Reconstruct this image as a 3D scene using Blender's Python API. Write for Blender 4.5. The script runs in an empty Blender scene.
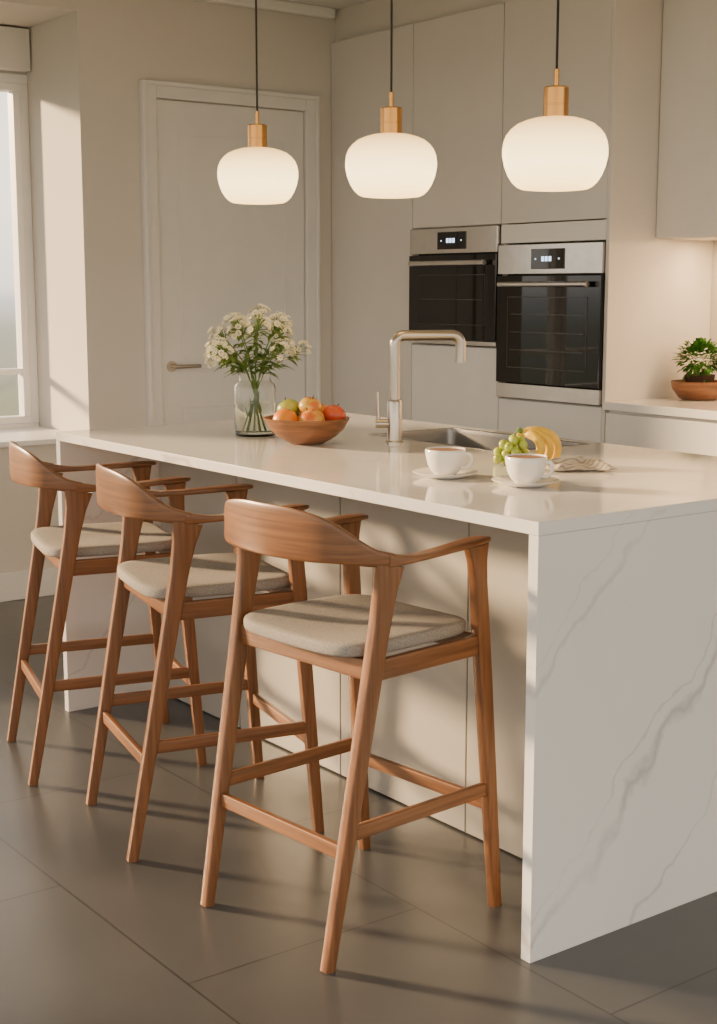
import bpy, bmesh, math, random
from mathutils import Vector, Matrix, noise
random.seed(7)
C = bpy.context.scene.collection
PI = math.pi
V = Vector

# ------------------------------------------------------------------ materials
def newmat(name):
    m = bpy.data.materials.new(name); m.use_nodes = True
    nt = m.node_tree; b = nt.nodes['Principled BSDF']
    return m, nt, b
def N(nt, t, **kw):
    n = nt.nodes.new(t)
    for k, v in kw.items(): setattr(n, k, v)
    return n
def ramp(nt, stops):
    r = N(nt, 'ShaderNodeValToRGB')
    e = r.color_ramp.elements
    while len(e) < len(stops): e.new(0.5)
    for i, (p, c) in enumerate(stops):
        e[i].position = p; e[i].color = (*c, 1)
    return r
def plain(name, col, rough=.5, metal=0, var=.06, scale=8, bump=0, bscale=200, **inp):
    m, nt, b = newmat(name)
    tc = N(nt, 'ShaderNodeTexCoord')
    n = N(nt, 'ShaderNodeTexNoise'); n.inputs['Scale'].default_value = scale; n.inputs['Detail'].default_value = 4
    nt.links.new(tc.outputs['Object'], n.inputs['Vector'])
    r = ramp(nt, [(.3, [c*(1-var) for c in col]), (.7, [min(1, c*(1+var)) for c in col])])
    nt.links.new(n.outputs['Fac'], r.inputs['Fac']); nt.links.new(r.outputs['Color'], b.inputs['Base Color'])
    b.inputs['Roughness'].default_value = rough; b.inputs['Metallic'].default_value = metal
    for k, v in inp.items(): b.inputs[k.replace('_', ' ')].default_value = v
    if bump:
        n2 = N(nt, 'ShaderNodeTexNoise'); n2.inputs['Scale'].default_value = bscale; n2.inputs['Detail'].default_value = 3
        nt.links.new(tc.outputs['Object'], n2.inputs['Vector'])
        bp = N(nt, 'ShaderNodeBump'); bp.inputs['Strength'].default_value = bump; bp.inputs['Distance'].default_value = .002
        nt.links.new(n2.outputs['Fac'], bp.inputs['Height']); nt.links.new(bp.outputs['Normal'], b.inputs['Normal'])
    return m
def wood(name, c1, c2, sc, rough=.36, scale=1.6):
    m, nt, b = newmat(name)
    tc = N(nt, 'ShaderNodeTexCoord'); mp = N(nt, 'ShaderNodeMapping')
    mp.inputs['Scale'].default_value = sc
    nt.links.new(tc.outputs['Object'], mp.inputs['Vector'])
    n = N(nt, 'ShaderNodeTexNoise'); n.inputs['Scale'].default_value = scale; n.inputs['Detail'].default_value = 7; n.inputs['Roughness'].default_value = .62; n.inputs['Distortion'].default_value = .1
    nt.links.new(mp.outputs['Vector'], n.inputs['Vector'])
    r = ramp(nt, [(.32, c1), (.5, [(a+d)/2 for a, d in zip(c1, c2)]), (.68, c2)])
    nt.links.new(n.outputs['Fac'], r.inputs['Fac']); nt.links.new(r.outputs['Color'], b.inputs['Base Color'])
    b.inputs['Roughness'].default_value = rough
    bp = N(nt, 'ShaderNodeBump'); bp.inputs['Strength'].default_value = .08; bp.inputs['Distance'].default_value = .001
    nt.links.new(n.outputs['Fac'], bp.inputs['Height']); nt.links.new(bp.outputs['Normal'], b.inputs['Normal'])
    return m
def emis(name, col, st):
    m, nt, b = newmat(name)
    b.inputs['Base Color'].default_value = (*col, 1)
    b.inputs['Emission Color'].default_value = (*col, 1); b.inputs['Emission Strength'].default_value = st
    return m

M = {}
M['wall'] = plain('wall_paint', (.65, .61, .555), .85, var=.02, scale=2, bump=.05, bscale=300)
M['ceiling'] = plain('ceiling_paint', (.80, .78, .75), .9, var=.02)
M['trim'] = plain('trim_paint', (.75, .73, .70), .35, var=.02)
M['white'] = plain('white_paint', (.84, .83, .82), .4, var=.02)
M['cab'] = plain('cabinet_lacquer', (.66, .63, .59), .27, var=.02, scale=3)
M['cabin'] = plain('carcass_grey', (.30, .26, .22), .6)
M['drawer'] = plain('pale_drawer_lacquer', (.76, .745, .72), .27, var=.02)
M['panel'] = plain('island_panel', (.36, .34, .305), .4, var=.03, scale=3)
WC1, WC2 = (.115, .047, .019), (.255, .108, .042)
M['wz'] = wood('walnut_vertical', WC1, WC2, (55, 55, 1.4))
M['wx'] = wood('walnut_across', WC1, WC2, (1.5, 5, 58))
M['wy'] = wood('walnut_deep', WC1, WC2, (55, 1.6, 55))
M['bowlw'] = wood('bowl_wood', (.12, .045, .019), (.32, .135, .055), (5, 5, 45), .38)
M['fabric'] = plain('grey_woven_fabric', (.31, .285, .255), .95, var=.28, scale=330, bump=.8, bscale=800)
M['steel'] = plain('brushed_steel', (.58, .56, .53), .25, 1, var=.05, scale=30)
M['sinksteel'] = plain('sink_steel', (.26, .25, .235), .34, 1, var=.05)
M['nickel'] = plain('brushed_nickel', (.50, .45, .39), .30, 1, var=.04)
M['brass'] = plain('brushed_brass', (.62, .31, .09), .26, 1, var=.05)
M['blackglass'] = plain('black_oven_glass', (.004, .004, .004), .03, var=.1)
M['black'] = plain('matt_black', (.012, .011, .010), .5)
M['cord'] = plain('black_cord', (.015, .013, .012), .6)
M['porcelain'] = plain('white_porcelain', (.82, .79, .74), .15, var=.01)
M['coffee'] = plain('coffee_foam', (.30, .13, .05), .4, var=.25, scale=60)
M['grape'] = plain('green_grape', (.36, .46, .06), .25, var=.2, scale=40, Subsurface_Weight=.2)
M['banana'] = plain('banana_skin', (.80, .50, .04), .45, var=.12, scale=25)
M['bananatip'] = plain('banana_tip', (.12, .07, .02), .7)
M['stemgreen'] = plain('green_stem', (.13, .23, .045), .6, var=.2)
M['leaf'] = plain('green_leaf', (.16, .25, .05), .6, var=.3, scale=40, Specular_IOR_Level=.2)
M['herb'] = plain('herb_leaf', (.06, .17, .028), .8, var=.35, scale=50, Specular_IOR_Level=.1)
M['petal'] = plain('cream_petal', (.90, .83, .60), .6, var=.06)
M['pollen'] = plain('yellow_pollen', (.75, .60, .22), .7)
M['soil'] = plain('potting_soil', (.03, .02, .012), .95)
M['pot'] = plain('dark_pot', (.06, .035, .02), .6)
M['oven_border'] = plain('oven_window_border', (.035, .032, .03), .3)
M['oven_rack'] = plain('oven_rack', (.06, .055, .05), .3)
m, nt, b = newmat('striped_linen')
tc = N(nt, 'ShaderNodeTexCoord'); wv = N(nt, 'ShaderNodeTexWave', wave_type='BANDS', bands_direction='Y'); wv.inputs['Scale'].default_value = 26; wv.inputs['Distortion'].default_value = 1.2
nt.links.new(tc.outputs['Object'], wv.inputs['Vector'])
r = ramp(nt, [(.62, (.60, .51, .40)), (.84, (.36, .29, .22))]); nt.links.new(wv.outputs['Fac'], r.inputs['Fac']); nt.links.new(r.outputs['Color'], b.inputs['Base Color'])
b.inputs['Roughness'].default_value = .95
M['linen'] = m

def fruit(name, c1, c2, sc=7):
    m, nt, b = newmat(name)
    tc = N(nt, 'ShaderNodeTexCoord'); n = N(nt, 'ShaderNodeTexNoise'); n.inputs['Scale'].default_value = sc*3; n.inputs['Detail'].default_value = 2
    nt.links.new(tc.outputs['Object'], n.inputs['Vector'])
    r = ramp(nt, [(.4, c1), (.62, c2)])
    nt.links.new(n.outputs['Fac'], r.inputs['Fac']); nt.links.new(r.outputs['Color'], b.inputs['Base Color'])
    b.inputs['Roughness'].default_value = .33
    return m
M['apple'] = fruit('yellow_red_apple', (.66, .17, .03), (.74, .50, .08))
M['redapple'] = fruit('red_apple', (.50, .03, .015), (.66, .11, .03))
M['orange'] = fruit('orange_peel', (.85, .22, .015), (.90, .31, .03))
M['green'] = fruit('green_apple', (.28, .40, .04), (.52, .50, .08))

def glass(name, col=(1, 1, 1), rough=0, ior=1.45):
    m, nt, b = newmat(name)
    b.inputs['Base Color'].default_value = (*col, 1); b.inputs['Roughness'].default_value = rough
    b.inputs['Transmission Weight'].default_value = 1; b.inputs['IOR'].default_value = ior
    return m
M['glass'] = glass('vase_glass', (.97, .98, .96), 0, 1.3)
M['water'] = glass('vase_water', (.93, .96, .90), 0, 1.12)
m, nt, b = newmat('window_glass')
tr = N(nt, 'ShaderNodeBsdfTransparent'); gl = N(nt, 'ShaderNodeBsdfGlossy'); gl.inputs['Roughness'].default_value = .02
mx = N(nt, 'ShaderNodeMixShader'); mx.inputs['Fac'].default_value = .05
nt.links.new(tr.outputs[0], mx.inputs[1]); nt.links.new(gl.outputs[0], mx.inputs[2])
nt.links.new(mx.outputs[0], nt.nodes['Material Output'].inputs['Surface'])
M['pane'] = m
# opal shade: emission brighter in its lower half
m, nt, b = newmat('opal_glass')
tc = N(nt, 'ShaderNodeTexCoord'); sx = N(nt, 'ShaderNodeSeparateXYZ'); nt.links.new(tc.outputs['Object'], sx.inputs[0])
mr = N(nt, 'ShaderNodeMapRange'); mr.inputs['From Min'].default_value = -.10; mr.inputs['From Max'].default_value = .09
nt.links.new(sx.outputs['Z'], mr.inputs['Value'])
r = ramp(nt, [(0, (.85, .44, .13)), (.16, (1, .66, .24)), (.40, (1, .74, .33)), (.68, (.85, .57, .22)), (1, (.42, .22, .07))])
nt.links.new(mr.outputs[0], r.inputs['Fac']); nt.links.new(r.outputs['Color'], b.inputs['Emission Color'])
b.inputs['Base Color'].default_value = (.52, .42, .28, 1); b.inputs['Roughness'].default_value = .18
b.inputs['Emission Strength'].default_value = 5.0
M['opal'] = m
M['display'] = emis('display_light', (.55, .75, 1.0), 2.5)

# floor tiles
m, nt, b = newmat('dark_floor_tile')
tc = N(nt, 'ShaderNodeTexCoord'); mp = N(nt, 'ShaderNodeMapping'); mp.inputs['Location'].default_value = (.33, .02, 0)
nt.links.new(tc.outputs['Object'], mp.inputs['Vector'])
bk = N(nt, 'ShaderNodeTexBrick'); bk.inputs['Scale'].default_value = 1; bk.inputs['Brick Width'].default_value = 1.2; bk.inputs['Row Height'].default_value = .6
bk.inputs['Mortar Size'].default_value = .0025; bk.inputs['Mortar Smooth'].default_value = .1
bk.inputs['Color1'].default_value = (.078, .081, .085, 1); bk.inputs['Color2'].default_value = (.085, .088, .092, 1); bk.inputs['Mortar'].default_value = (.038, .039, .040, 1)
nt.links.new(mp.outputs['Vector'], bk.inputs['Vector'])
n = N(nt, 'ShaderNodeTexNoise'); n.inputs['Scale'].default_value = 2.5; n.inputs['Detail'].default_value = 8
nt.links.new(tc.outputs['Object'], n.inputs['Vector'])
r = ramp(nt, [(.3, (.86, .86, .86)), (.7, (1.12, 1.12, 1.12))]); nt.links.new(n.outputs['Fac'], r.inputs['Fac'])
mm = N(nt, 'ShaderNodeMixRGB', blend_type='MULTIPLY'); mm.inputs['Fac'].default_value = 1
nt.links.new(bk.outputs['Color'], mm.inputs[1]); nt.links.new(r.outputs['Color'], mm.inputs[2]); nt.links.new(mm.outputs[0], b.inputs['Base Color'])
b.inputs['Roughness'].default_value = .30
bp = N(nt, 'ShaderNodeBump', invert=True); bp.inputs['Strength'].default_value = .15; bp.inputs['Distance'].default_value = .002
nt.links.new(bk.outputs['Fac'], bp.inputs['Height']); nt.links.new(bp.outputs['Normal'], b.inputs['Normal'])
M['floor'] = m

# quartz with diagonal veins (a function of the slab's own coordinates)
m, nt, b = newmat('veined_white_quartz')
tc = N(nt, 'ShaderNodeTexCoord'); sp = N(nt, 'ShaderNodeSeparateXYZ'); nt.links.new(tc.outputs['Object'], sp.inputs[0])
def MA(op, a, c=None):
    n = N(nt, 'ShaderNodeMath', operation=op)
    for i, v in enumerate((a, c)):
        if v is None: continue
        if isinstance(v, (int, float)): n.inputs[i].default_value = v
        else: nt.links.new(v, n.inputs[i])
    return n.outputs[0]
n1 = N(nt, 'ShaderNodeTexNoise'); n1.inputs['Scale'].default_value = 3.2; n1.inputs['Detail'].default_value = 5; nt.links.new(tc.outputs['Object'], n1.inputs['Vector'])
n2 = N(nt, 'ShaderNodeTexNoise'); n2.inputs['Scale'].default_value = 2.3; n2.inputs['Detail'].default_value = 3
mp = N(nt, 'ShaderNodeMapping'); mp.inputs['Location'].default_value = (5, 3, 1); nt.links.new(tc.outputs['Object'], mp.inputs['Vector']); nt.links.new(mp.outputs[0], n2.inputs['Vector'])
base = MA('ADD', MA('SUBTRACT', sp.outputs['Z'], MA('MULTIPLY', sp.outputs['Y'], 1.0)), MA('MULTIPLY', sp.outputs['X'], .6))
base = MA('ADD', base, MA('MULTIPLY', MA('SUBTRACT', n1.outputs['Fac'], .5), .42))
tot = None
for c, w, s in ((.03, .014, .40), (.09, .005, .26), (-.28, .008, .28), (.58, .009, .24), (.64, .004, .14), (1.2, .006, .25), (-.75, .007, .25), (-1.2, .006, .2)):
    d = MA('ABSOLUTE', MA('SUBTRACT', base, c))
    f = MA('MULTIPLY', MA('MAXIMUM', MA('SUBTRACT', 1, MA('DIVIDE', d, w*1.6)), 0), s)
    tot = f if tot is None else MA('ADD', tot, f)
tot = MA('MULTIPLY', tot, MA('MINIMUM', MA('MAXIMUM', MA('MULTIPLY', MA('SUBTRACT', n2.outputs['Fac'], .32), 6), .3), 1))
cl = MA('MULTIPLY', MA('MAXIMUM', MA('SUBTRACT', n2.outputs['Fac'], .5), 0), .20)
tot = MA('MINIMUM', MA('ADD', tot, cl), 1)
tot = MA('MULTIPLY', tot, MA('SUBTRACT', 1, MA('MULTIPLY', MA('GREATER_THAN', sp.outputs['Z'], .93), .8)))
r = ramp(nt, [(0, (.81, .79, .765)), (1, (.20, .19, .185))]); nt.links.new(tot, r.inputs['Fac']); nt.links.new(r.outputs['Color'], b.inputs['Base Color'])
b.inputs['Roughness'].default_value = .07
M['marble'] = m

# ------------------------------------------------------------------ geometry helpers
def box(bm, x0, x1, y0, y1, z0, z1):
    vs = [bm.verts.new(p) for p in ((x0,y0,z0),(x1,y0,z0),(x1,y1,z0),(x0,y1,z0),(x0,y0,z1),(x1,y0,z1),(x1,y1,z1),(x0,y1,z1))]
    for f in ((0,3,2,1),(4,5,6,7),(0,1,5,4),(1,2,6,5),(2,3,7,6),(3,0,4,7)): bm.faces.new([vs[i] for i in f])
def loft(bm, rings, cap=True):
    vr = [[bm.verts.new(p) for p in r] for r in rings]
    n = len(vr[0])
    for a, b2 in zip(vr, vr[1:]):
        for i in range(n):
            bm.faces.new((a[i], a[(i+1) % n], b2[(i+1) % n], b2[i]))
    if cap:
        bm.faces.new(list(reversed(vr[0]))); bm.faces.new(vr[-1])
def sup(n, p):
    out = []
    for i in range(n):
        t = 2*PI*i/n; c, s = math.cos(t), math.sin(t)
        out.append((math.copysign(abs(c)**(2/p), c), math.copysign(abs(s)**(2/p), s)))
    return out
def sweep(bm, pts, up=V((0,0,1)), n=16, p=3.2, cap=True):
    """pts: (pos, width, height)"""
    rings = []
    P = [V(q[0]) for q in pts]
    for i, (q, w, h) in enumerate(pts):
        t = (P[min(i+1, len(P)-1)] - P[max(i-1, 0)]).normalized()
        s = t.cross(up).normalized(); u = s.cross(t).normalized()
        rings.append([P[i] + s*(a*w/2) + u*(b_*h/2) for a, b_ in sup(n, p)])
    loft(bm, rings, cap)
def catmull(pts, k=5):
    out = []
    n = len(pts)
    for i in range(n-1):
        p0, p1, p2, p3 = pts[max(i-1,0)], pts[i], pts[i+1], pts[min(i+2,n-1)]
        for j in range(k):
            t = j/k
            out.append(tuple(.5*((2*b_)+(-a+c)*t+(2*a-5*b_+4*c-d)*t*t+(-a+3*b_-3*c+d)*t**3) for a, b_, c, d in zip(p0,p1,p2,p3)))
    out.append(tuple(pts[-1]))
    return out
def tube(bm, pts, r, n=12, k=4):
    q = catmull([tuple(p) for p in pts], k) if k > 1 else pts
    P = [V(a) for a in q]; rings = []
    t0 = (P[1]-P[0]).normalized()
    s = t0.orthogonal().normalized()
    for i in range(len(P)):
        t = (P[min(i+1, len(P)-1)] - P[max(i-1, 0)]).normalized()
        s = (s - t*s.dot(t)).normalized(); u = t.cross(s)
        rr = r(i/(len(P)-1)) if callable(r) else r
        rings.append([P[i] + s*(math.cos(2*PI*a/n)*rr) + u*(math.sin(2*PI*a/n)*rr) for a in range(n)])
    loft(bm, rings)
def lathe(bm, prof, n=40, c=(0,0,0)):
    rings = []
    for r, z in prof:
        rings.append([V((c[0]+max(r,1e-4)*math.cos(2*PI*i/n), c[1]+max(r,1e-4)*math.sin(2*PI*i/n), c[2]+z)) for i in range(n)])
    loft(bm, rings)
def ball(bm, c, r, sz=1, seg=16):
    mt = Matrix.Translation(c) @ Matrix.Diagonal((r, r, r*sz, 1))
    bmesh.ops.create_uvsphere(bm, u_segments=seg, v_segments=max(6, seg*2//3), radius=1, matrix=mt)
def obj(name, bm, mat, parent=None, bevel=0, smooth=False, angle=40, loc=None):
    bmesh.ops.recalc_face_normals(bm, faces=bm.faces)
    me = bpy.data.meshes.new(name); bm.to_mesh(me); bm.free()
    me.materials.append(M[mat] if isinstance(mat, str) else mat)
    if smooth:
        for p in me.polygons: p.use_smooth = True
        me.set_sharp_from_angle(angle=math.radians(angle))
    o = bpy.data.objects.new(name, me); C.objects.link(o)
    if parent: o.parent = parent
    if loc: o.location = loc
    if bevel:
        b_ = o.modifiers.new('bevel', 'BEVEL'); b_.width = bevel; b_.segments = 2; b_.limit_method = 'ANGLE'
    return o
def bx(name, ext, mat, parent=None, bevel=.002, loc=None):
    bm = bmesh.new()
    if isinstance(ext[0], (int, float)): ext = [ext]
    for e in ext: box(bm, *e)
    return obj(name, bm, mat, parent, bevel, loc=loc)
def tag(o, label, cat, group=None):
    o['label'] = label; o['category'] = cat
    if group: o['group'] = group
    return o
def struct(o): o['kind'] = 'structure'; return o
def thing(name, label, cat, loc=(0,0,0), rz=0, group=None):
    o = bpy.data.objects.new(name, None); C.objects.link(o); o.empty_display_size = .05
    o.location = loc; o.rotation_euler = (0, 0, rz)
    return tag(o, label, cat, group)
def dup(root, loc, rz, label, group=None):
    r_ = root.copy(); C.objects.link(r_); r_.location = loc; r_.rotation_euler = (0,0,rz); r_['label'] = label
    if group: r_['group'] = group
    for ch in list(root.children):
        c = ch.copy(); C.objects.link(c); c.parent = r_
        for g in ch.children:
            d = g.copy(); C.objects.link(d); d.parent = c
    return r_

# ------------------------------------------------------------------ key measures
XL = -3.94          # wall with door and window
YB = 2.97           # wall behind the kitchen run
YF = 2.33           # front of tall cabinets
CEIL = 2.77
XN = .022           # near end of the island
L, W, H = 2.25, 1.18, .938

# ------------------------------------------------------------------ room
struct(bx('floor', (-4.7, 3.6, -3.6, 3.1, -.1, 0), 'floor', bevel=0))
struct(bx('ceiling', (-4.7, 3.6, -3.6, 3.1, CEIL, CEIL+.1), 'ceiling', bevel=0))
wy0, wy1, wz0, wz1 = -.75, .951, .70, 2.61      # window bay
g0, g1, gz = -3.45, -1.00, 2.45                 # unseen opening added further along the wall so sun reaches the stools
WT = .66
struct(bx('wall_left', [(XL-WT, XL, -3.6, g0, 0, CEIL), (XL-WT, XL, g1, wy0, 0, CEIL), (XL-WT, XL, g0, g1, gz, CEIL), (XL-WT, XL, g0, g1, 0, .12),
     (XL-WT, XL, wy1, YB, 0, CEIL), (XL-WT, XL, wy0, wy1, 0, wz0), (XL-WT, XL, wy0, wy1, wz1, CEIL),
     (XL-WT, XL-.56, wy0, wy1, 2.40, wz1)], 'wall', bevel=0))
struct(bx('wall_back', (-4.6, 3.6, YB, YB+.1, 0, CEIL), 'wall', bevel=0))
w = struct(bpy.data.objects.new('window_1', None)); C.objects.link(w); w.location = (XL-.58, 0, 0)
f_ = .045
fr = [(-.04, .03, wy0, wy1, wz0, wz0+f_), (-.04, .03, wy0, wy1, 2.355, 2.40), (-.04, .03, wy0, wy0+f_, wz0+f_, 2.355), (-.04, .03, wy1-f_, wy1, wz0+f_, 2.355),
      (-.04, .03, .085, .125, wz0+f_, 2.355)]
bx('window_frame', fr, 'white', w, .004)
sash = []
for a, c in ((wy0+f_, .085), (.125, wy1-f_)):
    z0, z1 = wz0+f_, 2.355
    sash += [(-.03, .038, a, c, z0, z0+.035), (-.03, .038, a, c, z1-.035, z1), (-.03, .038, a, a+.035, z0+.035, z1-.035), (-.03, .038, c-.035, c, z0+.035, z1-.035), (-.028, .034, a+.035, c-.035, .985, 1.012)]
bx('sash', sash, 'white', w, .003)
bx('pane', (-.012, -.006, wy0+f_, wy1-f_, wz0+f_, 2.355), 'pane', w, 0)
bx('window_sill', (.03, .62, wy0-.0, wy1-.001, wz0+.001, wz0+.025), 'white', w, .004)
bx('blind_cassette', (.03, .09, wy0+.01, wy1-.01, 2.41, 2.60), 'trim', w, .002)
w = struct(bpy.data.objects.new('added_sun_window', None)); C.objects.link(w); w.location = (XL-.3, 0, 0)  # added window out of view, lets sun onto stools and island fronts
bx('window_frame', [(-.04, .04, g0, g1, .12, .19), (-.04, .04, g0, g1, gz-.07, gz), (-.04, .04, g0, g0+.07, .19, gz-.07), (-.04, .04, g1-.07, g1, .19, gz-.07), (-.04, .04, -2.33, -2.26, .19, gz-.07)], 'white', w, .006)
bx('pane', (-.003, .003, g0+.07, g1-.07, .19, gz-.07), 'pane', w, 0)
struct(bx('baseboard_left', [(XL, XL+.018, g1, 1.24, 0, .13), (XL, XL+.018, 2.235, YF, 0, .13)], 'trim', bevel=.004))
dy0, dy1 = 1.248, 2.235
struct(bx('trim_1', [(XL, XL+.03, dy0, dy0+.075, 0, 2.34), (XL, XL+.03, dy1-.075, dy1, 0, 2.34), (XL, XL+.03, dy0+.075, dy1-.075, 2.265, 2.34),
     (XL+.03, XL+.04, dy0, dy0+.02, 0, 2.34), (XL+.03, XL+.04, dy1-.02, dy1, 0, 2.34), (XL+.03, XL+.04, dy0+.02, dy1-.02, 2.32, 2.34)], 'trim', bevel=.004))
struct(bx('trim_2', [(XL, XL+.05, wy1, YF, CEIL-.05, CEIL)], 'ceiling', bevel=.01))
d = bpy.data.objects.new('door_1', None); C.objects.link(d); struct(d); d.location = (XL, 0, 0)
a, c = dy0+.08, dy1-.08
bx('door_leaf', (0, .012, a, c, .006, 2.26), 'trim', d, .002)
ps = []
for z0, z1 in ((.14, .84), (1.0, 2.12)):
    y0, y1 = a+.11, c-.11
    ps += [(.012, .0155, y0, y1, z0, z0+.014), (.012, .0155, y0, y1, z1-.014, z1), (.012, .0155, y0, y0+.014, z0+.014, z1-.014), (.012, .0155, y1-.014, y1, z0+.014, z1-.014)]
bx('panel_moulding', ps, 'trim', d, .0015)
bm = bmesh.new(); hy = a+.055
tube(bm, [(.012, hy, 1.03), (.02, hy, 1.03)], .026, 20, 1); tube(bm, [(.02, hy, 1.03), (.055, hy, 1.03)], .009, 12, 1)
tube(bm, [(.055, hy-.008, 1.03), (.058, hy+.05, 1.03), (.055, hy+.135, 1.03)], .0095, 12)
obj('door_handle', bm, 'nickel', d, smooth=True)

# ------------------------------------------------------------------ tall kitchen units
def front(name, x0, x1, z0, z1, mat, parent, yf=YF, th=.02, g=.0025):
    return bx(name, (x0+g, x1-g, yf, yf+th, z0+g, z1-g), mat, parent, .0015)
TOP = 2.61
def carcass(x0, x1, z0, z1, yf, yb=YB-.005, shelves=()):
    t = .018
    e = [(x0, x0+t, yf, yb, z0, z1), (x1-t, x1, yf, yb, z0, z1), (x0+t, x1-t, yf, yb, z0, z0+t), (x0+t, x1-t, yf, yb, z1-t, z1), (x0+t, x1-t, yb-.008, yb, z0+t, z1-t)]
    for s in shelves: e.append((x0+t, x1-t, yf, yb-.008, s-t, s))
    return e
x1_, x2_, x3_ = -3.28, -2.66, -2.03
DB = 1.675
t = thing('tall_cabinet', 'plain full-height beige cupboard beside the white door', 'cabinet', group='tall kitchen units')
bx('body', carcass(XL+.002, x1_, .1, TOP, YF+.021), 'cab', t, 0)
bx('plinth', (XL+.002, x1_, YF+.05, YF+.07, 0, .1), 'cab', t, 0)
front('door', XL+.002, x1_, .1, TOP, 'cab', t)
t = thing('tall_cabinet', 'full-height beige unit that houses the smaller oven on the left', 'cabinet', group='tall kitchen units')
bx('body', carcass(x1_+.001, x2_-.001, .1, TOP, YF+.021, shelves=(1.135, DB+.018)), 'cab', t, 0)
bx('plinth', (x1_, x2_, YF+.05, YF+.07, 0, .1), 'cab', t, 0)
front('door', x1_, x2_, DB, TOP, 'cab', t)
front('drawer', x1_, x2_, .64, 1.135, 'drawer', t); front('drawer', x1_, x2_, .1, .64, 'drawer', t)
t = thing('tall_cabinet', 'full-height beige unit that houses the larger oven next to the worktop', 'cabinet', group='tall kitchen units')
bx('body', carcass(x2_+.001, x3_-.001, .1, TOP, YF+.021, shelves=(.915, 1.61)), 'cab', t, 0)
bx('end_panel', (x3_-.001, x3_+.018, YF-.0, YB-.001, 0, TOP), 'cab', t, .001)
bx('plinth', (x2_, x3_, YF+.05, YF+.07, 0, .1), 'cab', t, 0)
front('door', x2_, x3_, DB, TOP, 'cab', t); front('filler_panel', x2_, x3_, 1.59, DB, 'drawer', t)
front('drawer', x2_, x3_, .5, .915, 'drawer', t); front('drawer', x2_, x3_, .1, .5, 'drawer', t)
struct(bx('wall_soffit', (XL, 3.6, YF+.03, YB, TOP+.002, CEIL-.001), 'wall', bevel=0))

def oven(x0, x1, z0, z1, fascia, strip, label):
    t = thing('built_in_oven', label, 'oven', ((x0+x1)/2, YF, z0), group='built-in ovens')
    w_ = (x1-x0)/2 - .004; h_ = z1-z0-.004; y = -.018
    bx('casing', (-w_+.02, w_-.02, .022, .5, .03, h_-.02), 'black', t, 0)
    f = bx('control_panel', (-w_, w_, y, .02, h_-fascia, h_), 'steel', t, .002)
    bx('display', (-.10, .10, y-.003, y, h_-fascia*.84, h_-fascia*.16), 'blackglass', f, .001)
    zc = h_-fascia*.5
    for q in ((-.035, -.020, y-.004, y-.003, zc-.010, zc+.010), (-.014, .001, y-.004, y-.003, zc-.010, zc+.010), (.008, .023, y-.004, y-.003, zc-.010, zc+.010),
                         (-.075, -.069, y-.004, y-.003, zc-.003, zc+.003), (.065, .071, y-.004, y-.003, zc-.003, zc+.003)):
        bx('display_light', q, 'display', f, 0)
    zt = h_-fascia-.006
    dr = bx('door', (-w_, w_, y-.004, .018, strip+.004, zt), 'blackglass', t, .003)
    hz = zt-.038
    bm = bmesh.new()
    tube(bm, [(-w_+.045, y-.034, hz), (w_-.045, y-.034, hz)], .012, 14, 1)
    for s in (-1, 1): tube(bm, [(s*(w_-.07), y-.002, hz), (s*(w_-.07), y-.034, hz)], .008, 10, 1)
    obj('handle', bm, 'steel', dr, smooth=True)
    wz0_, wz1_ = strip+.07, zt-.09
    bx('window_border', [(-w_+.07, w_-.07, y-.0055, y-.004, wz1_-.004, wz1_), (-w_+.07, w_-.07, y-.0055, y-.004, wz0_, wz0_+.004),
        (-w_+.07, -w_+.074, y-.0055, y-.004, wz0_, wz1_), (w_-.074, w_-.07, y-.0055, y-.004, wz0_, wz1_)], 'oven_border', dr, 0)
    k = 3 if h_ > .6 else 1
    for j in range(k):
        bx('rack', (-w_+.09, w_-.09, y-.005, y-.004, wz0_+(wz1_-wz0_)*(j+1)/(k+1), wz0_+(wz1_-wz0_)*(j+1)/(k+1)+.003), 'oven_rack', dr, 0)
    bx('bottom_strip', (-w_, w_, y, .02, .002, strip), 'steel', t, .002)
    return t
oven(x1_, x2_, 1.14, DB, .115, .022, 'smaller upper built-in black and steel oven on the left')
oven(x2_, x3_, .92, 1.588, .125, .065, 'larger built-in oven with steel control panel beside the worktop')

bu = [(-2.01, -1.21), (-1.21, -.41), (-.41, .39), (.39, 1.19)]
lab = ['base unit with pale drawer fronts under the bowl of herbs', 'second pale base unit to the right of the ovens', 'third pale base unit to the right of the ovens', 'fourth pale base unit to the right of the ovens']
for i, (a, c) in enumerate(bu):
    t = thing('base_cabinet', lab[i], 'cabinet', group='base units along the back wall')
    bx('body', carcass(a+.001, c-.001, .1, .905, YF+.021), 'cab', t, 0)
    bx('plinth', (a, c, YF+.06, YF+.08, 0, .1), 'cab', t, 0)
    front('drawer', a, c, .66, .895, 'drawer', t); front('drawer', a, c, .38, .66, 'drawer', t); front('drawer', a, c, .1, .38, 'drawer', t)
tag(bx('worktop', (-2.01, 1.19, YF-.015, YB-.002, .906, .94), 'marble', bevel=.003), 'pale stone worktop running along the back wall beside the ovens', 'worktop')
for i, (a, c) in enumerate(bu):
    t = thing('wall_cabinet', ['beige wall cupboard hanging beside the oven tower above the herbs', 'second beige wall cupboard to the right of the oven tower', 'third beige wall cupboard to the right of the oven tower', 'fourth beige wall cupboard to the right of the oven tower'][i], 'cabinet', group='wall cupboards')
    bx('body', carcass(a+.001, c-.001, 1.60, TOP, 2.621), 'cab', t, 0)
    front('door', a, c, 1.60, TOP, 'drawer', t, yf=2.60)

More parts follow.
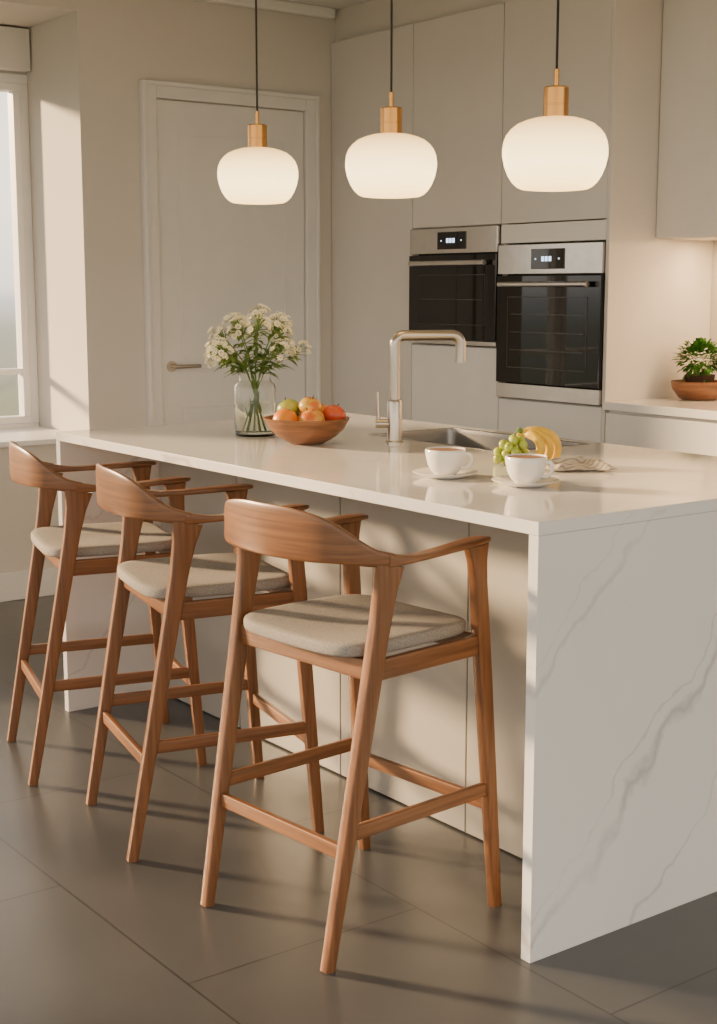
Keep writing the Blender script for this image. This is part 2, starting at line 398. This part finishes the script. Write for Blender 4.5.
# ------------------------------------------------------------------ island
sx0, sx1, sy0, sy1 = -1.53, -.92, .765, 1.10
bm = bmesh.new()
xs, ys = [XN-L, sx0, sx1, XN], [0, sy0, sy1, W]
zt, zb = H, H-.028
vd = {}
def vv(i, j, z):
    if (i, j, z) not in vd: vd[(i, j, z)] = bm.verts.new((xs[i], ys[j], z))
    return vd[(i, j, z)]
for i in range(3):
    for j in range(3):
        if (i, j) == (1, 1): continue
        bm.faces.new([vv(i,j,zt), vv(i+1,j,zt), vv(i+1,j+1,zt), vv(i,j+1,zt)])
        bm.faces.new([vv(i,j,zb), vv(i,j+1,zb), vv(i+1,j+1,zb), vv(i+1,j,zb)])
def side(p, q): bm.faces.new([vv(*p, zt), vv(*p, zb), vv(*q, zb), vv(*q, zt)])
for i in range(3): side((i,0),(i+1,0)); side((i+1,3),(i,3))
for j in range(3): side((3,j),(3,j+1)); side((0,j+1),(0,j))
side((2,1),(1,1)); side((1,2),(2,2)); side((1,1),(1,2)); side((2,2),(2,1))
isl = obj('island_worktop', bm, 'marble', bevel=.0015)
tag(isl, 'white veined quartz island worktop with waterfall ends and sink cut-out', 'kitchen island')
bx('waterfall_end', (XN-.028, XN, 0, W, 0, zb-.0003), 'marble', isl, .0006)
bx('waterfall_end', (XN-L, XN-L+.028, 0, W, 0, zb-.0003), 'marble', isl, .0006)
edges = [XN-.03, -.60, -1.15, -1.70, XN-L+.03]
il = ['grey-beige island unit nearest the marble end panel', 'island unit behind the nearest stool, second from the near end', 'island unit second from the far end', 'island unit at the far end nearest the window']
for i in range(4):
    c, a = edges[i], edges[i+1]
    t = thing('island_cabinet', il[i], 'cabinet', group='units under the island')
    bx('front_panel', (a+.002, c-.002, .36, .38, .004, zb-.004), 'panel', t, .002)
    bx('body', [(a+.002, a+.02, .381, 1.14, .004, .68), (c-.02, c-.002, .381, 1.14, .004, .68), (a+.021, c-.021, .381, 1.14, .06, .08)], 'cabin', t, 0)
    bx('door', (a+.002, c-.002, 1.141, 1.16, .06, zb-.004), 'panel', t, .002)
# sink
t = thing('sink', 'undermounted stainless steel sink beside the tap', 'sink', ((sx0+sx1)/2, (sy0+sy1)/2, H))
hx, hy_ = (sx1-sx0)/2-.002, (sy1-sy0)/2-.002
bm = bmesh.new()
n = 56
def rr(sx_, sy_, z, p=16): return [V((a*sx_, b_*sy_, z)) for a, b_ in sup(n, p)]
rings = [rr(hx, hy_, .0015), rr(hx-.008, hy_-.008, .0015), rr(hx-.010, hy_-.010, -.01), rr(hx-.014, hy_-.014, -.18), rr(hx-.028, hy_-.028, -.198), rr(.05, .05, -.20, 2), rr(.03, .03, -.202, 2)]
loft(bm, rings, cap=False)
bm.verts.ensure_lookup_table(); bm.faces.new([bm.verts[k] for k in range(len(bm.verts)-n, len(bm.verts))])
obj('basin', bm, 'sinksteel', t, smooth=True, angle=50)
bx('rim', [(-hx-.014, hx+.014, -hy_-.014, -hy_+.004, .0005, .003), (-hx-.014, hx+.014, hy_-.004, hy_+.014, .0005, .003), (-hx-.014, -hx+.004, -hy_+.004, hy_-.004, .0005, .003), (hx-.004, hx+.014, -hy_+.004, hy_-.004, .0005, .003)], 'steel', t, .001)
bm = bmesh.new(); lathe(bm, [(.028, -.2015), (.03, -.199), (.02, -.198), (.018, -.20)], 24); obj('drain', bm, 'steel', t, smooth=True)
# tap
t = thing('kitchen_tap', 'tall brushed nickel tap with squared spout standing by the sink', 'tap', (-1.290, .664, H))
bm = bmesh.new(); lathe(bm, [(.028, 0), (.028, .006), (.023, .010), (.023, .012)], 28); obj('base', bm, 'nickel', t, smooth=True)
bm = bmesh.new(); lathe(bm, [(.0225, .010), (.0225, .125), (.020, .131), (.015, .133)], 28); obj('body', bm, 'nickel', t, smooth=True)
dv = V((.10, .235, 0)).normalized()
R_, zz, br = .205, .322, .028
pts = [V((0, 0, .12)), V((0, 0, .25)), V((0, 0, zz-br))]
for k in range(1, 8):
    an = PI/2*k/8; pts.append(V((0, 0, zz-br)) + dv*(br*(1-math.cos(an))) + V((0, 0, br*math.sin(an))))
pts.append(dv*br + V((0, 0, zz))); pts.append(dv*(R_-br) + V((0, 0, zz)))
for k in range(1, 8):
    an = PI/2*k/8; pts.append(dv*(R_-br+br*math.sin(an)) + V((0, 0, zz-br*(1-math.cos(an)))))
pts.append(dv*R_ + V((0, 0, zz-br))); pts.append(dv*R_ + V((0, 0, zz-.070)))
bm = bmesh.new(); tube(bm, pts, .0160, 18, 1); obj('spout', bm, 'nickel', t, smooth=True, angle=60)
bm = bmesh.new(); tube(bm, [dv*R_ + V((0, 0, zz-.068)), dv*R_ + V((0, 0, zz-.082))], .0170, 18, 1); obj('aerator', bm, 'nickel', t, smooth=True)
bm = bmesh.new(); sd = V((-.598, -.802, 0))
tube(bm, [sd*.015 + V((0, 0, .060)), sd*.057 + V((0, 0, .060))], .0135, 16, 1)
tube(bm, [sd*.048 + V((0, 0, .055)), sd*.050 + V((0, 0, .155))], .0058, 10, 1)
obj('lever', bm, 'nickel', t, smooth=True)

# ------------------------------------------------------------------ stools
def make_stool(label, loc, rz):
    t = thing('bar_stool', label, 'bar stool', loc, rz, 'wooden bar stools along the island')
    for s in (-1, 1):
        bm = bmesh.new()   # rear leg
        f, tp = V((s*.213, -.245, 0)), V((s*.230, -.092, .840))
        pts = []
        for k, (w_, h_) in ((0, (.025, .026)), (.35, (.028, .033)), (.72, (.030, .040)), (.86, (.029, .045)), (.94, (.026, .056)), (1, (.022, .078))):
            pts.append((f.lerp(tp, k), w_, h_))
        sweep(bm, pts, up=V((0, 1, 0)), p=6, n=24); obj('leg', bm, 'wz', t, smooth=True, angle=30)
        bm = bmesh.new()   # front leg
        f, tp = V((s*.224, .250, 0)), V((s*.210, .188, .845))
        pts = []
        for k, (w_, h_) in ((0, (.025, .026)), (.4, (.028, .033)), (.75, (.029, .038)), (.90, (.027, .038)), (.96, (.026, .046)), (1, (.024, .064))):
            pts.append((f.lerp(tp, k), w_, h_))
        sweep(bm, pts, up=V((0, 1, 0)), p=6, n=24); obj('leg', bm, 'wz', t, smooth=True, angle=30)
        bm = bmesh.new()   # armrest
        arm = [(s*.196, .232, .855, .022, .008), (s*.203, .211, .855, .042, .013), (s*.209, .163, .853, .047, .015), (s*.220, .06, .848, .038, .015), (s*.229, -.03, .846, .028, .017), (s*.232, -.10, .851, .022, .031)]
        sweep(bm, [(V(q[:3]), q[3], q[4]) for q in catmull(arm, 5)], p=4.2, n=24); obj('armrest', bm, 'wy', t, smooth=True, angle=40)
        bm = bmesh.new(); sweep(bm, [(V((s*.219, -.19, .285)), .016, .031), (V((s*.219, .228, .285)), .016, .031)], p=9, n=20)
        obj('stretcher', bm, 'wy', t, smooth=True, angle=30)
        bm = bmesh.new(); sweep(bm, [(V((s*.223, -.125, .622)), .018, .044), (V((s*.212, .200, .622)), .018, .044)], p=9, n=20)
        obj('seat_rail', bm, 'wy', t, smooth=True, angle=30)
    half = [(.232, -.085, .850, .022, .030), (.226, -.132, .860, .020, .038), (.202, -.176, .878, .016, .062), (.155, -.209, .895, .013, .094), (.080, -.229, .902, .012, .108), (0, -.236, .903, .012, .110)]
    full = half + [(-q[0],) + q[1:] for q in reversed(half[:-1])]
    bm = bmesh.new(); sweep(bm, [(V(q[:3]), q[3], q[4]) for q in catmull(full, 6)], p=4.5, n=28); obj('backrest', bm, 'wx', t, smooth=True, angle=40)
    for y_, z_, x_, h_, w_ in ((-.199, .245, .216, .031, .016), (.234, .245, .217, .031, .016), (-.130, .622, .224, .044, .018), (.204, .622, .212, .044, .018)):
        bm = bmesh.new(); sweep(bm, [(V((-x_, y_, z_)), w_, h_), (V((x_, y_, z_)), w_, h_)], p=9, n=20)
        obj('stretcher' if z_ < .5 else 'seat_rail', bm, 'wx', t, smooth=True, angle=30)
    bm = bmesh.new(); n = 60
    def ring(s_, z_, dome=0):
        out = []
        for a, b_ in sup(n, 5.5):
            yy = .020 + b_*.197*s_
            wx_ = .209 - (.004 if b_ < 0 else .010)*abs(b_)
            out.append(V((a*wx_*s_, yy, z_ - dome*(1-abs(a*s_)**2) + .005*(abs(a)**2)*s_)))
        return out
    rings = [ring(.98, .6430), ring(.995, .6455), ring(1, .651), ring(1, .661), ring(.992, .6665), ring(.975, .6695), ring(.90, .6715, .001), ring(.6, .672, .004), ring(.3, .672, .005), ring(.02, .672, .005)]
    loft(bm, rings); obj('seat', bm, 'fabric', t, smooth=True, angle=60)
    return t
s0 = make_stool('walnut bar stool nearest the camera with curved back and grey seat', (-.437, -.135, 0), math.radians(5))
dup(s0, (-1.115, -.130, 0), math.radians(-12.5), 'middle of the three walnut bar stools with grey padded seats')
dup(s0, (-1.758, -.095, 0), math.radians(-15), 'farthest walnut bar stool, at the left by the window')

# ------------------------------------------------------------------ pendants
def make_pendant(label, loc):
    t = thing('pendant_lamp', label, 'pendant lamp', loc, 0, 'opal pendants over the island')
    bm = bmesh.new()
    prof = [(0, -.084), (.062, -.084), (.082, -.082), (.093, -.077), (.105, -.066), (.116, -.049), (.125, -.026), (.130, -.002), (.1302, .014), (.1275, .032), (.121, .048), (.110, .062), (.095, .074), (.076, .082), (.055, .088), (.033, .091)]
    lathe(bm, prof, 56); obj('shade', bm, 'opal', t, smooth=True, angle=80)
    bm = bmesh.new(); lathe(bm, [(.031, .088), (.031, .118), (.0298, .1185), (.0298, .1215), (.031, .122), (.031, .160), (.029, .163), (.0065, .163), (.0065, .205), (.003, .207)], 40); obj('cap', bm, 'brass', t, smooth=True, angle=25)
    top = 2.77-1.726
    bm = bmesh.new(); tube(bm, [(0, 0, .20), (0, 0, top-.02)], .0032, 8, 1); obj('cord', bm, 'cord', t, smooth=True)
    bm = bmesh.new(); lathe(bm, [(.05, top-.052), (.055, top-.047), (.055, top-.001)], 32); obj('ceiling_rose', bm, 'brass', t, smooth=True)
    return t
PY = .585
p0 = make_pendant('right pendant with opal glass shade, in front of the larger oven tower', (-.552, PY, 1.724))
dup(p0, (-1.21, PY, 1.726+.013), 0, 'middle pendant with opal glass shade, above the tap')
dup(p0, (-1.908, PY, 1.726+.028), 0, 'left pendant with round opal glass shade, above the flowers')

# ------------------------------------------------------------------ tabletop things
rt = V((.598, .802, 0)); fw = V((-.802, .598, 0)); hr = math.atan2(.802, .598)
def make_cup(label, loc, rz):
    s = thing('saucer', 'white saucer under the ' + label, 'saucer', loc, 0, 'saucers on the island')
    bm = bmesh.new(); lathe(bm, [(.0, .001), (.045, .001), (.05, .003), (.078, .012), (.081, .014), (.079, .0155), (.05, .0075), (.03, .005), (0, .005)], 48)
    obj('dish', bm, 'porcelain', s, smooth=True, angle=60)
    t = thing('coffee_cup', 'white ' + label, 'cup', (loc[0], loc[1], loc[2]+.0052), rz, 'coffee cups on the island')
    bm = bmesh.new(); lathe(bm, [(0, 0), (.024, 0), (.026, .003), (.036, .012), (.044, .028), (.049, .050), (.0505, .064), (.049, .0655), (.0475, .064), (.046, .050), (.041, .030), (.033, .016), (0, .010)], 48)
    obj('bowl', bm, 'porcelain', t, smooth=True, angle=60)
    bm = bmesh.new(); tube(bm, [(.045, 0, .052), (.058, 0, .055), (.066, 0, .046), (.064, 0, .032), (.053, 0, .021), (.039, 0, .020)], .0045, 10, 5); obj('handle', bm, 'porcelain', t, smooth=True)
    bm = bmesh.new(); lathe(bm, [(0, .0610), (.0468, .0610), (.0470, .0622), (0, .0628)], 32); obj('coffee', bm, 'coffee', t, smooth=True)
def at(x, y, k=.06):
    p = V((x, y, H)) - fw*k; return p
make_cup('coffee cup standing nearer the tap', at(-.691, .355, .10) - rt*.004, hr-.3)
make_cup('coffee cup standing in front of the bananas and grapes', at(-.453, .405, .09) - rt*.005, hr-.5)
bl = at(-1.545, .526, .12)
bm = bmesh.new(); lathe(bm, [(0, .001), (.05, .001), (.055, .004), (.085, .020), (.112, .045), (.128, .074), (.130, .078), (.126, .079), (.107, .047), (.080, .026), (.05, .014), (0, .012)], 56)
tag(obj('fruit_bowl', bm, 'bowlw', smooth=True, angle=60, loc=bl), 'wooden bowl holding apples and oranges on the island', 'bowl')
def make_fruit(name, label, cat, off, r, mat, stem=True, squash=.92):
    t = thing(name, label, cat, bl + V(off), 0, 'fruit in the wooden bowl')
    bm = bmesh.new()
    prof = []
    for k in range(17):
        a = PI*k/16
        rr_ = math.sin(a); z_ = -math.cos(a)
        if stem: z_ -= .28*math.exp(-(rr_/.28)**2)*(1 if z_ > 0 else -.5)
        prof.append((r*rr_, r*squash*z_))
    lathe(bm, prof, 28); obj('flesh', bm, mat, t, smooth=True, angle=80)
    t.rotation_euler = (random.uniform(-.5, .5), random.uniform(-.5, .5), random.uniform(0, 6))
    if stem:
        bm = bmesh.new(); tube(bm, [(0, 0, r*.55), (.001, 0, r*.8), (.004, 0, r*1.08)], .0016, 6); obj('stem', bm, 'bananatip', t, smooth=True)
    else:
        bm = bmesh.new(); ball(bm, (0, 0, r*squash*.985), .0035, .5, 8); obj('stem_scar', bm, 'stemgreen', t, smooth=True)
def off(a, b_, z): p = rt*a + fw*b_; return (p.x, p.y, z)
make_fruit('orange', 'orange at the left front of the wooden bowl', 'orange', off(-.062, -.030, .070), .039, 'orange', False, .95)
make_fruit('apple', 'yellow and red apple at the middle front of the wooden bowl', 'apple', off(.016, -.050, .072), .040, 'apple')
make_fruit('apple', 'red apple at the right side of the wooden bowl', 'apple', off(.082, -.004, .084), .036, 'redapple')
make_fruit('apple', 'green apple at the back left of the bowl', 'apple', off(-.056, .040, .098), .036, 'green')
make_fruit('orange', 'orange at the back right of the wooden bowl', 'orange', off(.035, .062, .080), .037, 'orange', False, .95)
make_fruit('apple', 'yellow-orange apple on top of the pile in the bowl', 'apple', off(.010, .008, .108), .035, 'apple')
# vase
vb = at(-1.839, .531, .12)
t = thing('glass_vase', 'clear glass jar vase holding the white flowers', 'vase', vb)
bm = bmesh.new()
lathe(bm, [(0, 0), (.060, 0), (.065, .004), (.066, .012), (.066, .150), (.062, .163), (.052, .172), (.050, .176), (.050, .192), (.054, .198), (.0525, .1985), (.0475, .192), (.0475, .175), (.0595, .161), (.0635, .149), (.0635, .012), (.060, .006), (0, .005)], 56)
obj('jar', bm, 'glass', t, smooth=True, angle=60)
bm = bmesh.new(); lathe(bm, [(0, .0062), (.058, .0072), (.0628, .013), (.0628, .105), (0, .105)], 40); obj('water', bm, 'water', t, smooth=True, angle=60)
def leaf(bm, p, d, ln, wd, bend=.25):
    d = d.normalized(); s = d.cross(V((0, 0, 1)));
    s = s.normalized() if s.length > .01 else V((1, 0, 0)); u = s.cross(d)
    prev = None
    for k in range(6):
        t_ = k/5; w_ = wd*math.sin(PI*min(.98, max(.04, t_**.8)))
        c = p + d*(ln*t_) - V((0, 0, 1))*(bend*ln*t_*t_)
        row = [bm.verts.new(c - s*w_/2 + u*w_*.15), bm.verts.new(c), bm.verts.new(c + s*w_/2 + u*w_*.15)]
        if prev:
            bm.faces.new((prev[0], prev[1], row[1], row[0])); bm.faces.new((prev[1], prev[2], row[2], row[1]))
        prev = row
def blossom(bmp, bmc, c, nrm, r):
    nrm = nrm.normalized(); a = nrm.orthogonal().normalized(); b_ = nrm.cross(a)
    m_ = 7; ph = random.random()*6
    for k in range(m_):
        t0 = ph + 2*PI*k/m_; dw = PI/m_*.95
        def P(rad, an, h): return bmp.verts.new(c + (a*math.cos(an) + b_*math.sin(an))*rad + nrm*h)
        bmp.faces.new((P(r*.15, t0, 0), P(r*.75, t0-dw, r*.25), P(r, t0, r*.45), P(r*.75, t0+dw, r*.25)))
    ball(bmc, c + nrm*r*.1, r*.2, .7, 8)
NS = 16
for i in range(NS):
    an = i*2.39996 + .5*math.sin(i*3.1); q = math.sqrt((i+.5)/NS)*(1+.14*math.sin(i*5.3))
    tip = V((math.cos(an)*q*.172, math.sin(an)*q*.172, .385 - .13*q*q + random.uniform(-.04, .03)))
    nk = V((math.cos(an)*q*.032, math.sin(an)*q*.032, .192)); bt = V((-math.cos(an)*q*.045, -math.sin(an)*q*.045, .012))
    t = thing('flower_sprig', 'sprig of small white flowers standing in the glass jar', 'flower', vb, 0, 'white flower sprigs in the glass jar')
    bs, bl_, bp_, bc = bmesh.new(), bmesh.new(), bmesh.new(), bmesh.new()
    mid = nk.lerp(tip, .5) + V((math.cos(an), math.sin(an), 0))*-.01
    tube(bs, [bt, nk, mid, tip], .0018, 6, 4)
    for k in range(22):
        dd = V((random.gauss(0, 1), random.gauss(0, 1), random.gauss(.3, .8))).normalized()
        e = tip + V((dd.x*.034, dd.y*.034, dd.z*.030 - .004))
        tube(bs, [tip.lerp(mid, .35), tip.lerp(e, .5), e], .0008, 4, 2)
        blossom(bp_, bc, e, dd + V((0, 0, .5)) + V((.8, -.6, .2))*.4, random.uniform(.0075, .0115))
    for k in range(16):
        s_ = random.uniform(.05, .90); a2 = random.uniform(0, 2*PI)
        leaf(bl_, nk.lerp(tip, s_), V((math.cos(a2), math.sin(a2), random.uniform(-.3, .7))) + V((math.cos(an), math.sin(an), 0))*.6, random.uniform(.035, .065), random.uniform(.012, .020))
    for k in range(3):
        a2 = random.uniform(0, 2*PI); leaf(bl_, bt.lerp(nk, random.uniform(.2, .8)), V((math.cos(a2)*.3, math.sin(a2)*.3, 1)), .04, .008, .0)
    obj('stem', bs, 'stemgreen', t, smooth=True); obj('leaves', bl_, 'leaf', t, smooth=True); obj('petals', bp_, 'petal', t); obj('flower_centres', bc, 'pollen', t, smooth=True)
# bananas: crown up at the left, separate fingers curving down to the right
bc0 = at(-.737, .668, .06) + rt*.018
t = thing('banana_bunch', 'small bunch of ripe yellow bananas leaning behind the grapes', 'bananas', bc0)
ct = .080
crown = V((0, 0, ct)) - rt*.024
for k, (ra, rb, dp, e_) in enumerate(((.030, .034, -.032, -60), (.055, .050, -.010, -46), (.078, .062, .012, -34))):
    bm = bmesh.new(); arc = []
    for j in range(15):
        u_ = j/14; an = math.radians(112 + (e_-112)*u_)
        p = V((0, 0, ct-rb)) - rt*.022 + rt*(ra*math.cos(an) + .012) + V((0, 0, rb*math.sin(an))) + fw*(dp*min(1, u_*2.2))
        rad = .0125*min(1, .42+u_*4, .26+(1-u_)*5)
        arc.append((p, rad*2, rad*2.05))
    zmin = min(q[0].z - q[1]/2 for q in arc)
    if zmin < .001: arc = [(q[0] + V((0, 0, (.001-zmin)*min(1, i_/8))), q[1], q[2]) for i_, q in enumerate(arc)]
    sweep(bm, arc, up=fw.copy(), n=10, p=2.0); b0 = obj('banana', bm, 'banana', t, smooth=True, angle=60)
    bm = bmesh.new(); ball(bm, arc[-1][0], .0046, 1, 8); obj('tip', bm, 'bananatip', b0, smooth=True)
bm = bmesh.new(); tube(bm, [crown + V((0, 0, -.006)), crown + V((0, 0, .004)) - rt*.004, crown - rt*.014 + V((0, 0, .014))], .007, 8); obj('crown', bm, 'stemgreen', t, smooth=True)
# grapes
gp = at(-.737, .668, .06) - rt*.034 - fw*.034
t = thing('grape_bunch', 'bunch of green grapes behind the right cup', 'grapes', gp)
bm = bmesh.new(); pts = []
tries = 0
while len(pts) < 40 and tries < 6000:
    tries += 1
    a_, b_, z_ = random.uniform(-.045, .040), random.uniform(-.034, .034), random.uniform(.0128, .074)
    if (a_/.046)**2 + (b_/.032)**2 + (max(0, z_-.013)/.062)**2 > 1: continue
    p = rt*a_ + fw*b_ + V((0, 0, z_))
    if all((p-q_).length > .0195 for q_ in pts): pts.append(p)
for p in pts: ball(bm, p, .0122, 1.08, 14)
obj('berries', bm, 'grape', t, smooth=True)
bm = bmesh.new(); tube(bm, [V((0, 0, .045)), V((.0, .0, .080)), V((.012, .01, .092))], .0022, 6); obj('stem', bm, 'stemgreen', t, smooth=True)
# napkin: loosely crumpled cloth, gathered at the left
bm = bmesh.new(); nx, ny = 70, 56; g = []
for i in range(nx+1):
    row = []
    for j in range(ny+1):
        u_, v_ = i/nx-.5, j/ny-.5
        q = V((u_*2.5, v_*3, 2.5))
        wd_ = .080 + .060*(u_+.5)
        x_ = u_*.165 + .016*noise.noise(q*1.3)
        y_ = v_*wd_*1.2 + .018*noise.noise(V((u_*4, 7, 1)))
        env = max(0, 1-(2*u_)**6)*max(0, 1-(2*v_)**4)
        fold = .5+.5*math.sin(v_*14 + 3.5*noise.noise(V((u_*3, v_*2, 4))) + u_*3)
        z_ = .002 + (.2+.8*env)*(.005 + .015*fold*(.6+.8*abs(noise.noise(q*1.2 + V((2, 2, 2))))) + .010*(.5+noise.noise(q*1.6)))
        row.append(bm.verts.new((x_, y_, z_)))
    g.append(row)
for i in range(nx):
    for j in range(ny): bm.faces.new((g[i][j], g[i+1][j], g[i+1][j+1], g[i][j+1]))
tw = obj('cloth_napkin', bm, 'linen', smooth=True, angle=80, loc=at(-.600, .715, .08) - rt*.006)
tw.rotation_euler = (0, 0, hr+.25); so = tw.modifiers.new('solid', 'SOLIDIFY'); so.thickness = .0016; so.offset = 1
tag(tw, 'small crumpled beige cloth napkin with fine stripes beside the bananas', 'napkin')
# herb bowl
hb = V((-1.85, 2.72, .94))
bm = bmesh.new(); lathe(bm, [(0, .0005), (.07, .0005), (.085, .008), (.112, .045), (.118, .075), (.114, .077), (.107, .046), (.08, .014), (0, .010)], 40)
tag(obj('wooden_bowl', bm, 'bowlw', smooth=True, angle=60, loc=hb), 'wooden bowl with a green herb plant on the back worktop', 'bowl')
t = thing('potted_herb', 'bushy green herb plant standing in the wooden bowl', 'plant', hb + V((0, 0, .0115)))
bm = bmesh.new(); lathe(bm, [(0, 0), (.05, 0), (.062, .09), (.064, .092), (.060, .092), (.056, .08), (0, .08)], 28); obj('pot', bm, 'pot', t, smooth=True, angle=50)
bm = bmesh.new(); lathe(bm, [(0, .0805), (.056, .0805), (.056, .083), (0, .086)], 20); obj('soil', bm, 'soil', t)
bm = bmesh.new(); bs = bmesh.new()
for k in range(460):
    dd = V((random.gauss(0, 1), random.gauss(0, 1), random.gauss(.35, .8))).normalized(); rr_ = random.uniform(.5, 1)
    p = V((dd.x*.092*rr_, dd.y*.092*rr_, .155 + dd.z*.080*rr_))
    leaf(bm, p, dd + V((0, 0, .2)), random.uniform(.022, .036), random.uniform(.014, .022), .3)
for k in range(16):
    a_ = k*.8; tube(bs, [V((math.cos(a_)*.02, math.sin(a_)*.02, .08)), V((math.cos(a_)*.045, math.sin(a_)*.045, .15))], .0014, 5, 1)
obj('leaves', bm, 'herb', t, smooth=True); obj('stems', bs, 'stemgreen', t)

# ------------------------------------------------------------------ light
def area(name, loc, rot, sx_, sy_, e, col):
    l = bpy.data.lights.new(name, 'AREA'); l.shape = 'RECTANGLE'; l.size = sx_; l.size_y = sy_; l.energy = e; l.color = col
    o = bpy.data.objects.new(name, l); C.objects.link(o); o.location = loc; o.rotation_euler = rot; return o
sun = bpy.data.lights.new('sun', 'SUN'); sun.energy = 17; sun.color = (1, .68, .37); sun.angle = math.radians(5)
so = bpy.data.objects.new('sun', sun); C.objects.link(so)
so.rotation_euler = V((.80, .47, -.22)).to_track_quat('-Z', 'Y').to_euler()
for i, x in enumerate((-1.6, -.8, 0)):
    area('under_cabinet_light', (x, 2.80, 1.595), (0, 0, 0), .6, .04, 8, (1, .62, .30))
wd = bpy.data.worlds.new('world'); bpy.context.scene.world = wd; wd.use_nodes = True
nt = wd.node_tree; bg = nt.nodes['Background']
tc = N(nt, 'ShaderNodeTexCoord'); sp = N(nt, 'ShaderNodeSeparateXYZ'); nt.links.new(tc.outputs['Generated'], sp.inputs[0])
mr = N(nt, 'ShaderNodeMapRange'); mr.inputs['From Min'].default_value = -.3; mr.inputs['From Max'].default_value = .7
nt.links.new(sp.outputs['Z'], mr.inputs['Value'])
r = ramp(nt, [(0, (.20, .20, .13)), (.22, (.32, .31, .19)), (.272, (.46, .44, .34)), (.292, (.80, .76, .70)), (.302, (1.3, 1.18, 1.04)), (.36, (1.7, 1.50, 1.26)), (1, (.78, .77, .77))])
nt.links.new(mr.outputs[0], r.inputs['Fac']); nt.links.new(r.outputs['Color'], bg.inputs['Color']); bg.inputs['Strength'].default_value = 1.65

# ------------------------------------------------------------------ camera
cd = bpy.data.cameras.new('camera'); cd.sensor_width = 36; cd.lens = 1415/1024*36; cd.clip_start = .05
cam = bpy.data.objects.new('camera', cd); C.objects.link(cam)
cam.location = (2.039, -1.952, 1.40); cam.rotation_euler = (math.radians(90-9), 0, math.radians(53.3))
bpy.context.scene.camera = cam
